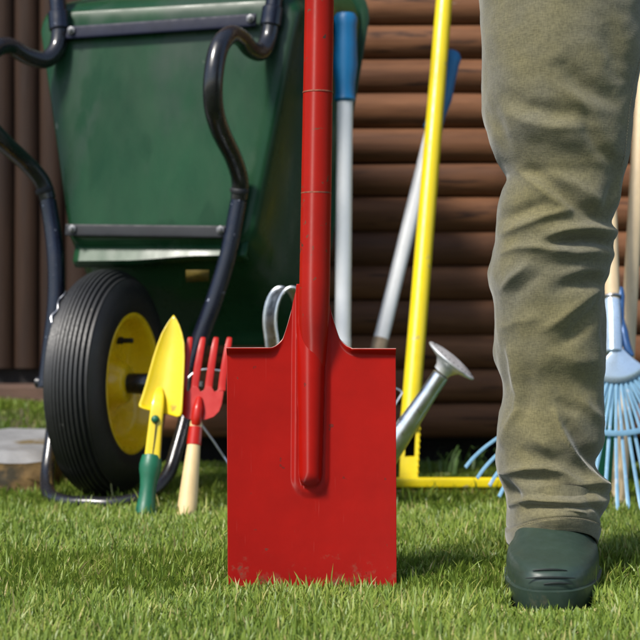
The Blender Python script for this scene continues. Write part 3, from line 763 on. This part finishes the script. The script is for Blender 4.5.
FOLDS = [  # (points in the photo, half width px, height mm)
    ([(540, 246), (556, 243.5), (572, 242.5), (592, 244), (616, 247)], 5.5, -10), ([(536, 240), (555, 234), (580, 231), (614, 233)], 8, 6.5),
    ([(498, 255), (512, 250), (528, 250), (546, 253), (565, 256), (586, 254)], 6, 4.5), ([(520, 263), (545, 266), (585, 265)], 8, -2.5),
    ([(550, 290), (568, 284), (584, 282), (606, 289)], 7, -5), ([(552, 277), (575, 271), (604, 274)], 8, 3),
    ([(512, 172), (524, 185), (540, 202), (559, 215)], 6.5, 5.0), ([(524, 176), (545, 195), (566, 212), (588, 225)], 7, -5),
    ([(499, 236), (515, 229), (535, 221), (558, 215)], 6, 4.5), ([(497, 222), (515, 215), (536, 207)], 6, -4),
    ([(540, 178), (565, 192), (595, 212)], 9, 3.5), ([(499, 290), (506, 280), (518, 268)], 5, 4), ([(508, 296), (520, 284), (534, 272)], 6, -3),
    ([(552, 344), (566, 330), (585, 312), (606, 297)], 8, -5.5), ([(535, 330), (552, 318), (575, 300), (598, 286)], 8, 4),
    ([(498, 330), (510, 322), (532, 318)], 8, 2.5), ([(498, 345), (503, 366), (506, 385)], 4, -3),
    ([(503, 350), (508, 372), (514, 392), (513, 408), (504, 425), (499, 443)], 5, 5.0), ([(520, 372), (522, 392), (519, 412)], 7, -3),
    ([(545, 408), (549, 420), (555, 434), (563, 448), (576, 464), (590, 476), (604, 486)], 5.0, 6.5), ([(556, 417), (566, 432), (576, 448), (590, 460)], 7, -7),
    ([(570, 396), (582, 408), (596, 420)], 8, 4), ([(548, 395), (556, 404), (570, 408)], 6, -3.5),
    ([(499, 472), (508, 467), (520, 463), (536, 462), (552, 465), (568, 476)], 4.5, 6.5), ([(512, 474), (530, 473), (548, 476), (562, 482)], 5.5, -5.5),
    ([(525, 487.5), (545, 484), (565, 483.5), (588, 485), (608, 491)], 5.0, -8), ([(508, 503), (514, 496), (522, 492), (544, 491), (568, 493)], 4.5, 6),
    ([(566, 478), (585, 476), (604, 481)], 4, 4), ([(497, 477), (505, 485), (514, 494)], 4.5, -7), ([(520, 500), (545, 500), (580, 503)], 5, -4),
    ([(545, 497), (558, 505), (570, 515)], 4.5, 4), ([(575, 495), (588, 506), (597, 520)], 5, -4),
    ([(502, 106), (514, 116), (530, 122), (548, 124.5), (564, 124)], 8, -4.5), ([(500, 120), (516, 131), (540, 138), (568, 138)], 9, 3.5),
    ([(552, 84), (566, 97), (580, 106), (600, 111)], 8, -4.5), ([(545, 98), (560, 111), (574, 122)], 7, 3.5), ([(572, 122), (574, 140), (585, 156), (600, 168)], 7, -4),
    ([(515, 150), (540, 158), (575, 162)], 9, -2.5), ([(486, 112), (493, 130), (502, 152)], 5, -3), ([(590, 40), (600, 70), (605, 95)], 12, -4),
    ([(530, 30), (540, 60), (545, 80)], 16, 2.5), ([(610, 180), (600, 200), (592, 215)], 6, -3), ([(604, 300), (598, 330), (600, 360)], 6, -3),
    ([(520, 430), (535, 440), (545, 452)], 8, 2.5), ([(510, 445), (530, 450), (548, 456)], 7, -2.5),
    ([(540, 350), (565, 360), (592, 362)], 12, 2.5), ([(530, 372), (560, 382), (598, 380)], 12, -2.5),
]
def seg_dist(px, py, a, b):
    dx, dy_ = b[0] - a[0], b[1] - a[1]; l2 = dx * dx + dy_ * dy_
    t = ((px - a[0]) * dx + (py - a[1]) * dy_) / l2; t = min(1, max(0, t))
    return math.hypot(px - a[0] - t * dx, py - a[1] - t * dy_), t
def fold_h(px, py):
    h = 0
    for pts, w, amp in FOLDS:
        if py < min(p[1] for p in pts) - 3 * w or py > max(p[1] for p in pts) + 3 * w: continue
        if px < min(p[0] for p in pts) - 3 * w or px > max(p[0] for p in pts) + 3 * w: continue
        best = 1e9; n = len(pts) - 1; pos = 0
        for i in range(n):
            dd, t = seg_dist(px, py, pts[i], pts[i + 1])
            if dd < best: best = dd; pos = (i + t) / n
        taper = .35 + .65 * math.sin(math.pi * min(1, max(0, pos))) ** .7
        x = best / w
        if amp > 0: g = .82 * math.exp(-abs(x) ** 1.5 * 1.1) + .24 * math.exp(-(x / .48) ** 2)
        else: g = math.exp(-x * x)
        h += amp * .0013 * g * taper
    return h
NA = 150
def leg_rings(dx=0.0, ddep=0.0, mirror=False, folds=True, ymin=-330, stepn=1):
    ys = []
    y = ymin
    while y < 0: ys.append(y); y += 22
    while y < 542: ys.append(y); y += 2.0 * stepn
    ys.append(542)
    rings = []
    for y in ys:
        l, r_ = smooth_interp(LT, y), smooth_interp(RT, y)
        d = dleg(y); sc = d / F
        cxp = (l + r_) / 2; hw = (r_ - l) / 2 * sc; hd = hw * smooth_interp([(-330, 1.0), (150, 1.05), (300, 1.02), (440, 1.05), (542, 1.12)], y)
        X = (cxp - 320) * sc; Zb = H - (y - 320) * sc
        ring = []
        for k in range(NA):
            a = 2 * math.pi * k / NA
            c, s_ = math.cos(a), math.sin(a)
            ex = .90
            ux = math.copysign(abs(c) ** ex, c); uy = -math.copysign(abs(s_) ** ex, s_)       # s_>0 : front
            nx, ny = c, -s_
            h = 0
            front = s_
            pxv = cxp + ux * (r_ - l) / 2
            if folds and y > -60:
                fade = sstep(-.25, .15, front)
                h = fold_h(pxv, y) * fade
                h += .0016 * mnoise.noise((a * 2.2, y * .035, 4.0)) + .0007 * mnoise.noise((a * 5, y * .09, 9.0))
                if front < .15: h += (1 - fade) * .004 * mnoise.noise((a * 1.6, y * .03, 2.0))
                h *= sstep(.0, .22, abs(front)) * .75 + .25 if abs(front) < .22 else 1
            # hem: lifted over the instep, band folded double
            low = sstep(490, 535, y)
            zo = low * (.031 * max(0, front) ** 1.3 - .004)
            if y > 527: h += .0018
            if abs(y - 526) < 1.6: h -= .0014
            hdf = hd * (1 + .62 * sstep(455, 535, y)) if s_ > 0 else hd
            ring.append(Vector(((-1 if mirror else 1) * (X - PX + ux * hw + nx * h) + PX + dx, d + ddep + uy * hdf + ny * h, Zb + zo)))
        rings.append(ring)
    inner = [Vector((lerp(p.x, sum(q.x for q in rings[-1]) / NA, .05), lerp(p.y, sum(q.y for q in rings[-1]) / NA, .05), p.z + .001)) for p in rings[-1]]
    inner2 = [Vector((p.x, p.y, p.z + .05)) for p in inner]
    return rings + [inner, inner2]
m = MB(); m.loft(leg_rings(), cap0=True, cap1=False)
m.loft(leg_rings(.285, .10, True, False, stepn=6), cap0=True, cap1=False)
# hips
hip = []
for z_, hw, hd in ((.70, .05, .05), (.78, .150, .098), (.86, .182, .115), (.94, .172, .115), (1.02, .160, .108)):
    hip.append([Vector((PX + .14 + hw * math.cos(2 * math.pi * k / 48), 1.60 + hd * math.sin(2 * math.pi * k / 48), z_)) for k in range(48)])
m.loft(hip)
trs = m.build('trousers', 'khaki', root, angle=0)
# the rest of the person (above the picture): shirt, arms, hands, head
bcx, bcy = PX + .14, 1.60
m = MB(); rg = []
for z_, hw, hd, yo in ((.93, .172, .118, 0), (1.0, .172, .122, 0), (1.12, .168, .120, 0), (1.25, .180, .122, .0), (1.38, .198, .120, .005), (1.46, .190, .105, .01), (1.51, .130, .085, .015), (1.545, .068, .062, .015), (1.56, .060, .058, .015)):
    rg.append([Vector((bcx + hw * math.copysign(abs(math.cos(2 * math.pi * k / 48)) ** .85, math.cos(2 * math.pi * k / 48)), bcy + yo + hd * math.copysign(abs(math.sin(2 * math.pi * k / 48)) ** .85, math.sin(2 * math.pi * k / 48)), z_)) for k in range(48)])
m.loft(rg); rg_t = rg
arms = ((-1, Vector((.06, 1.62, 1.16)), Vector((.02, 1.52, 1.00))), (1, Vector((.66, 1.62, 1.17)), Vector((.67, 1.54, .92))))
for s_, el, wr in arms:
    sh = Vector((bcx + s_ * .175, bcy + .01, 1.44)); m.tube([sh, sh.lerp(el, .5) + Vector((s_ * .01, 0, 0)), el, el.lerp(wr, .5), wr], [.058, .054, .047, .040, .034], 20, 5)
m.build('shirt', 'shirt', root, angle=60)
m = MB()
hc = Vector((bcx, bcy - .005, 1.70))
prof_h = [(.062, -.20), (.060, -.15), (.062, -.125), (.070, -.105), (.078, -.06), (.084, 0), (.083, .04), (.070, .085), (.040, .108), (0, .115)]
rg = []
for r_, h_ in prof_h:
    rg.append([hc + Vector((r_ * .92 * math.cos(2 * math.pi * k / 40), r_ * 1.14 * math.sin(2 * math.pi * k / 40) - (.012 if -.12 < h_ < .0 and math.sin(2 * math.pi * k / 40) < 0 else 0), h_)) for k in range(40)])
m.loft(rg)
m.tube([hc + Vector((0, -.095, .005)), hc + Vector((0, -.116, -.028)), hc + Vector((0, -.100, -.040))], [.008, .014, .009], 12, 3)
for s_ in (-1, 1): m.tube([hc + Vector((s_ * .076, .012, .018)), hc + Vector((s_ * .086, .018, 0)), hc + Vector((s_ * .077, .010, -.030))], [.010, .013, .008], 10, 3)
for wr, tip, side in ((Vector((.02, 1.52, 1.00)), Vector((-.012, 1.500, .925)), -1), (Vector((.67, 1.54, .92)), Vector((.67, 1.52, .83)), 1)):
    d_ = (tip - wr); m.tube([wr - d_ * .3, wr, wr + d_ * .5, tip], [.030, .027, .036, .034], 16, 4)
    for f_ in range(4):
        o_ = Vector((0, (f_ - 1.5) * .017, 0)); ln = (.9, 1, .95, .75)[f_]
        m.tube([tip + o_ - d_ * .2, tip + o_ + d_ * .25 * ln, tip + o_ + d_ * .45 * ln + Vector((side * -.018, 0, 0)), tip + o_ + d_ * .40 * ln + Vector((side * -.040, 0, 0))], [.0095, .0092, .0085, .0075], 10, 3)
    m.tube([wr + d_ * .3 + Vector((0, -.025, 0)), wr + d_ * .8 + Vector((side * -.012, -.042, 0)), wr + d_ * 1.15 + Vector((side * -.025, -.034, 0))], [.012, .0105, .009], 10, 3)
m.loft([[p + (Vector((bcx, bcy, p.z)) - p) * .25 for p in r_] for r_ in rg_t])
for s_, el, wr in arms:
    sh = Vector((bcx + s_ * .175, bcy + .01, 1.44)); m.tube([Vector((bcx + s_ * .10, bcy + .01, 1.42)), sh, sh.lerp(el, .5) + Vector((s_ * .01, 0, 0)), el, el.lerp(wr, .5), wr], [.05, .046, .044, .037, .031, .027], 16, 5)
bd = m.build('body', 'skin', root, angle=0)
md = bd.modifiers.new('one surface', 'REMESH'); md.mode = 'VOXEL'; md.voxel_size = .005; md.use_smooth_shade = True
bpy.context.view_layer.update()
me_ = bpy.data.meshes.new_from_object(bd.evaluated_get(bpy.context.evaluated_depsgraph_get())); bd.modifiers.clear(); bd.data = me_
m = MB(); m.loft([[hc + Vector((r_ * .98 * math.cos(2 * math.pi * k / 40), r_ * 1.18 * math.sin(2 * math.pi * k / 40) + .012, h_ + .010 + (.035 if math.sin(2 * math.pi * k / 40) < -.3 else 0))) for k in range(40)] for r_, h_ in ((.080, -.05), (.087, 0), (.086, .04), (.074, .085), (.044, .110), (0.001, .118))]); m.build('hair', 'hair', root)
# hem stitching and side seam
def front_pt(px, y, off):
    l, r_ = smooth_interp(LT, y), smooth_interp(RT, y); d = dleg(y); sc = d / F
    cxp = (l + r_) / 2; c = (px - cxp) / ((r_ - l) / 2); c = max(-.995, min(.995, c)); ca = math.copysign(abs(c) ** (1 / .9), c); s_ = math.sqrt(max(0, 1 - ca * ca))
    hw = (r_ - l) / 2 * sc; hd = hw * smooth_interp([(-330, 1.0), (150, 1.05), (300, 1.02), (440, 1.05), (542, 1.12)], y)
    h = fold_h(px, y) + off; hd *= 1 + .62 * sstep(455, 535, y)
    low = sstep(490, 535, y); zo = low * (.031 * max(0, s_) ** 1.3 - .004)
    return Vector(((cxp - 320) * sc + c * hw + ca * h, d - abs(s_) ** .9 * hd - s_ * h, H - (y - 320) * sc + zo))
m = MB()
for k in range(46):
    x = 512 + k * 1.78
    m.tube([front_pt(x, 526.8, .0018), front_pt(x + 1.1, 526.8, .0018)], .00035, 5, ends=False)
st = m.build('hem_stitching', 'stitch', None); st.data.transform(Matrix.Translation(-root.location)); st.parent = trs
m = MB()
for y in range(-20, 172, 3):
    x = smooth_interp(RT, y) - lerp(3, 8, sstep(0, 170, y)) - 5
    m.tube([front_pt(x, y, .0012), front_pt(x, y + 1.8, .0012)], .0004, 5, ends=False)
st = m.build('seam_stitching', 'stitch', None); st.data.transform(Matrix.Translation(-root.location)); st.parent = trs
def boot(dx, dd, mirror):
    mb = MB()
    tab = [(-.012, 1.394, 1.690, .0490), (.004, 1.388, 1.693, .0525), (.016, 1.386, 1.694, .0550), (.0205, 1.3855, 1.694, .0556), (.0215, 1.391, 1.690, .0530), (.0225, 1.3905, 1.689, .0526), (.032, 1.391, 1.688, .0524), (.038, 1.394, 1.687, .0520), (.0430, 1.401, 1.686, .0512), (.0462, 1.410, 1.685, .0500), (.0480, 1.420, 1.684, .0485),
           (.0492, 1.434, 1.684, .0466), (.0530, 1.452, 1.683, .0448), (.060, 1.481, 1.681, .0432), (.068, 1.512, 1.680, .0420), (.080, 1.545, 1.674, .0395), (.092, 1.562, 1.670, .0375), (.115, 1.570, 1.664, .0355), (.150, 1.572, 1.655, .0345), (.200, 1.572, 1.650, .0345), (.26, 1.572, 1.650, .0345)]
    zt = [t[0] for t in tab]; rings = []
    fine = []
    for a, b in zip(tab, tab[1:]):
        n = 3 if b[0] - a[0] > .004 else 1
        for k in range(n): fine.append(tuple(lerp(p, q, k / n) for p, q in zip(a, b)))
    fine.append(tab[-1])
    for (z_, f_, b_, w_) in fine:
        ring = []; L_ = b_ - f_; hi = sstep(.044, .088, z_)
        for k in range(96):
            a = 2 * math.pi * k / 96; c, s_ = math.cos(a), math.sin(a)
            t = .5 - .5 * math.copysign(abs(s_) ** (lerp(.90, 1.05, hi) if s_ > 0 else .92), s_)             # 0 at toe, 1 at heel
            yv = f_ + L_ * t
            ax_ = math.copysign(abs(c) ** lerp(.72, 1.0, hi), c)
            wid = w_ * (1 - (1 - hi) * (.26 * sstep(.40, .72, t) - .04 * sstep(.72, .9, t)))
            xo = (.003 * (1 - hi)) * (1 - t)
            # dimple where the toe bends
            ring.append(Vector(((-1 if mirror else 1) * (wid * ax_ - .0165 + .186 * (yv - 1.39)) + PX + dx, yv + dd, z_)))
        rings.append(ring)
    mb.loft(rings)
    o = mb.build('boot', 'boot', root, angle=60)
    sl = MB()
    for (z_, x0, x1, ydep) in ((.0405, -.018, .018, 1.3968), (.0335, -.026, .026, 1.3905), (.0280, -.008, .022, 1.3892)):
        sl.tube([Vector(((-1 if mirror else 1) * (lerp(x0, x1, q) - .0165) + PX + dx, ydep + dd + .0006 + .0075 * ((lerp(x0, x1, q)) / .026) ** 2 * .35, z_ + .0012 * math.sin(q * 3.14))) for q in (0, .25, .5, .75, 1)], [.0004, .0011, .0013, .0011, .0004], 8, 3, ends=False)
    s = sl.build('toe_slits', 'slit', None); s.data.transform(Matrix.Translation(-root.location)); s.parent = o
boot(0, 0, False); boot(.285, .10, True)

# ------------------------------------------------------------------ the lawn
def make_grass():
    base = []
    def scatter(n, x0, x1, y0, y1):
        return np.column_stack([rng.uniform(x0, x1, n), rng.uniform(y0, y1, n)])
    near = scatter(260000, -.62, .62, 1.13, 1.95)
    mid = scatter(140000, -.95, 1.0, 1.95, 2.92)
    sides = np.vstack([scatter(75000, -1.5, -.55, .8, 2.4), scatter(75000, .55, 1.6, .8, 2.8), scatter(60000, -.75, .75, .6, 1.16)])
    bankp = scatter(9000, -1.4, -.5, 2.80, 3.14)
    pts = np.vstack([near, mid, sides, bankp])
    x, y = pts[:, 0], pts[:, 1]
    keep = np.ones(len(x), bool)
    keep &= ~((x < -.470) & (y > 2.34) & (y < 2.80))                              # stone
    for (cx_, cy_, dx_) in ((PX, 1.54, 0), (PX + .285, 1.64, .1)):          # boots
        keep &= ~((np.abs(x - cx_ - .0 - .186 * (y - 1.48 - dx_)) < .044) & (np.abs(y - cy_) < .147))
    keep &= ~((np.abs(x - P(312, 588, D0).x) < .094) & (np.abs(y - D0 - .001) < .004))
    keep &= ~((x > -.5) & (y > 2.84))
    keep &= ~(((x - cx) ** 2 + (y - dc - .02) ** 2 < .095 ** 2) | ((x - bx) ** 2 + (y - db) ** 2 < .10 ** 2))
    # thinner worn earth right at the foot of the wall
    keep &= ~((y > 2.72) & (x > -.45) & (rng.uniform(0, 1, len(x)) < .6))
    x, y = x[keep], y[keep]; n = len(x)
    patch = np.array([mnoise.noise((a * 5.5, b * 4.0, 0.)) for a, b in zip(x, y)])
    patch2 = np.array([mnoise.noise((a * 17, b * 13, 5.)) for a, b in zip(x, y)])
    hgt = rng.gamma(7, 1 / 7, n) * .0120 * (1 + .30 * patch + .25 * patch2)
    hgt = np.clip(hgt, .006, .045)
    tall = rng.uniform(0, 1, n) < .012
    hgt[tall] *= 1.6
    hgt *= np.where(x > -.45, 1 - .62 * np.clip((y - 2.38) / .22, 0, 1), np.where(y > 2.8, .55, 1.0))
    tx, ty = x - PX + .0165 - .186 * (y - 1.39), y - 1.385
    tr = np.clip(1 - np.hypot(np.clip(np.abs(tx) - .045, 0, 9), np.clip(np.abs(ty + .02) - .03, 0, 9)) / .02, 0, 1); hgt *= 1 - .68 * tr
    tr = np.clip(1 - np.hypot(np.clip(np.abs(x - P(312, 588, D0).x) - .09, 0, 9), np.clip(np.abs(y - D0 + .01) - .015, 0, 9)) / .02, 0, 1); hgt *= 1 - .45 * tr
    wid = rng.uniform(.0006, .0014, n) * (1 + .25 * (y - 1.5))
    az = rng.uniform(0, 2 * np.pi, n)
    lean = np.abs(rng.normal(.0, .78, n)) + .18
    lean = np.clip(lean + .3 * patch2, .02, 1.25)
    curl = rng.uniform(.1, 1.0, n)
    zb = np.zeros(n) - .012
    bk = (x < -.44) & (y > 2.72)
    zb[bk] = [bank_h(a, b) - .004 for a, b in zip(x[bk], y[bk])]
    # shadow bands imitated by grass shape: blades there lean towards the viewer
    shade_band = (y > 1.44 + .03 * patch) & (y < 1.68 + .04 * patch) | (y > 2.12 + .05 * patch)
    far = ~shade_band & (rng.uniform(0, 1, n) < .55); az[far] = rng.normal(np.pi / 2, .8, far.sum())
    nearl = shade_band & (rng.uniform(0, 1, n) < .65); az[nearl] = rng.normal(-np.pi / 2 + .3, .7, nearl.sum())
    dirx, diry = np.cos(az), np.sin(az)
    face = az + np.pi / 2 + rng.normal(0, .5, n); wx, wy = np.cos(face), np.sin(face)
    S = [0, .38, .74, 1.0]; W = [.75, 1.0, .72, 0]
    V = np.zeros((n, 7, 3)); vi = 0
    for s_, w_ in zip(S, W):
        ang = lean * (.45 + curl * s_)
        hor = hgt * 1.15 * s_ * np.sin(ang); ver = hgt * 1.15 * s_ * np.cos(np.minimum(ang, 1.45)) + .012 * (1 if s_ == 0 else 1)
        px_, py_ = x + dirx * hor, y + diry * hor
        if w_ > 0:
            for sg in (-1, 1):
                V[:, vi, 0] = px_ + wx * wid * w_ * sg; V[:, vi, 1] = py_ + wy * wid * w_ * sg; V[:, vi, 2] = zb + ver - (.012 if s_ == 0 else 0); vi += 1
        else:
            V[:, vi, 0] = px_; V[:, vi, 1] = py_; V[:, vi, 2] = zb + ver; vi += 1
    tint = np.clip(rng.normal(.46, .20, n) + .22 * patch + .16 * patch2, 0, .93)
    dry = rng.uniform(0, 1, n) < (.05 + .06 * np.clip(patch2, 0, 1)); tint[dry] = rng.uniform(.93, 1, dry.sum())
    o = (np.arange(n) * 7)[:, None]
    quads = np.concatenate([o + np.array([0, 1, 3, 2]), o + np.array([2, 3, 5, 4])], 1).reshape(-1, 4)
    tris = (o + np.array([4, 5, 6])).reshape(-1, 3)
    me = bpy.data.meshes.new('lawn_grass')
    nv, nq, nt_ = n * 7, len(quads), len(tris)
    me.vertices.add(nv); me.vertices.foreach_set('co', V.reshape(-1))
    loops = np.concatenate([quads.reshape(-1), tris.reshape(-1)]).astype(np.int32)
    me.loops.add(len(loops)); me.loops.foreach_set('vertex_index', loops)
    me.polygons.add(nq + nt_)
    st_ = np.concatenate([np.arange(nq) * 4, nq * 4 + np.arange(nt_) * 3]).astype(np.int32)
    me.polygons.foreach_set('loop_start', st_)
    me.update(calc_edges=True)
    me.polygons.foreach_set('use_smooth', np.ones(nq + nt_, bool))
    at = me.attributes.new('tint', 'FLOAT', 'POINT'); at.data.foreach_set('value', np.repeat(tint, 7).astype(np.float32))
    me.materials.append(M['grass'])
    ob = bpy.data.objects.new('lawn_grass', me); COL.objects.link(ob)
    tag(ob, 'short sunlit green lawn grass with a few dry blades', 'grass', kind='stuff')
make_grass()
# taller weeds: seed stalk by the wheel and tufts at the foot of the wall
m = MB(); b0 = P(113, 500, 2.20)
m.tube([b0, P(110, 478, 2.20), P(106, 458, 2.20), P(104.5, 450, 2.20)], [.0010, .0009, .0008, .0006], 6, 4)
for k in range(9):
    c = P(106.5 - k * .4, 463 - k * 1.7, 2.20); m.tube([c, c + Vector((random.uniform(-.004, .004), random.uniform(-.003, .003), .008))], [.0016, .0006], 5)
mm = mat('dry_stalk', (.36, .36, .14), .7, 0, .15, 60)
tag(m.build('grass_stalk', mm), 'single thin grass stalk with a seed head in front of the tyre', 'grass stalk')
def tuft(cx_, cy_, n, h0, h1, label):
    mb = MB()
    for k in range(n):
        x_, y_ = cx_ + random.gauss(0, .025), cy_ + random.gauss(0, .015); a = random.uniform(0, 6.28); h = random.uniform(h0, h1); l = random.uniform(.2, 1.0) * h
        q = [Vector((x_, y_, -.01)), Vector((x_ + .25 * l * math.cos(a), y_ + .25 * l * math.sin(a) * .6, h * .55)), Vector((x_ + .8 * l * math.cos(a), y_ + .8 * l * math.sin(a) * .6, h * .95)), Vector((x_ + 1.3 * l * math.cos(a), y_ + 1.3 * l * math.sin(a) * .6, h * .85))]
        w = Vector((-math.sin(a), math.cos(a), 0)) * .0022
        mb.add([q[0] - w, q[0] + w, q[1] + w, q[1] - w, q[2] + w * .7, q[2] - w * .7, q[3]], [(0, 1, 2, 3), (3, 2, 4, 5), (5, 4, 6)])
    o = mb.build('grass_tuft', M['tuft'], angle=0); tag(o, label, 'grass tuft')
M['tuft'] = mat('tuft_green', (.075, .14, .03), .5, 0, .35, 60)
tuft(P(446, 475, 2.62).x, 2.64, 16, .025, .060, 'loose tuft of long grass at the wall foot right of the yellow rake pole')
tuft(P(474, 478, 2.68).x, 2.70, 14, .02, .05, 'small tuft of long grass at the wall foot beside the trouser leg')

# ------------------------------------------------------------------ light, sky, camera
AZ, EL = math.radians(42), math.radians(49)
to_sun = Vector((-math.sin(AZ) * math.cos(EL), -math.cos(AZ) * math.cos(EL), math.sin(EL)))
w = bpy.data.worlds.new('World'); scene.world = w; w.use_nodes = True
nt = w.node_tree; bg = nt.nodes['Background']
sky = nt.nodes.new('ShaderNodeTexSky'); sky.sky_type = 'NISHITA'; sky.sun_disc = False
sky.sun_elevation = EL; sky.sun_rotation = math.atan2(to_sun.x, to_sun.y)
nt.links.new(sky.outputs['Color'], bg.inputs['Color']); bg.inputs['Strength'].default_value = .135
sl = bpy.data.lights.new('sun', 'SUN'); sl.energy = 3.7; sl.angle = math.radians(10); sl.color = (1, .95, .87)
so = bpy.data.objects.new('sun', sl); COL.objects.link(so); so.rotation_euler = (-to_sun).to_track_quat('-Z', 'Y').to_euler(); so.location = to_sun * 10
cam = bpy.data.cameras.new('camera'); cam.sensor_width = 36; cam.lens = F / 640 * 36
cam.clip_start = .05; cam.clip_end = 300
cam.dof.use_dof = True; cam.dof.focus_distance = D0 + .0; cam.dof.aperture_fstop = cam.lens / 1000 / .0095
co = bpy.data.objects.new('camera', cam); COL.objects.link(co); co.location = (0, 0, H); co.rotation_euler = (math.pi / 2, 0, 0)
scene.camera = co
scene.view_settings.view_transform = 'Standard'; scene.view_settings.look = 'None'; scene.view_settings.gamma = 1
scene.view_settings.exposure = 0.6; scene.view_settings.use_curve_mapping = False
scene.cycles.use_denoising = True
scene.cycles.max_bounces = 6
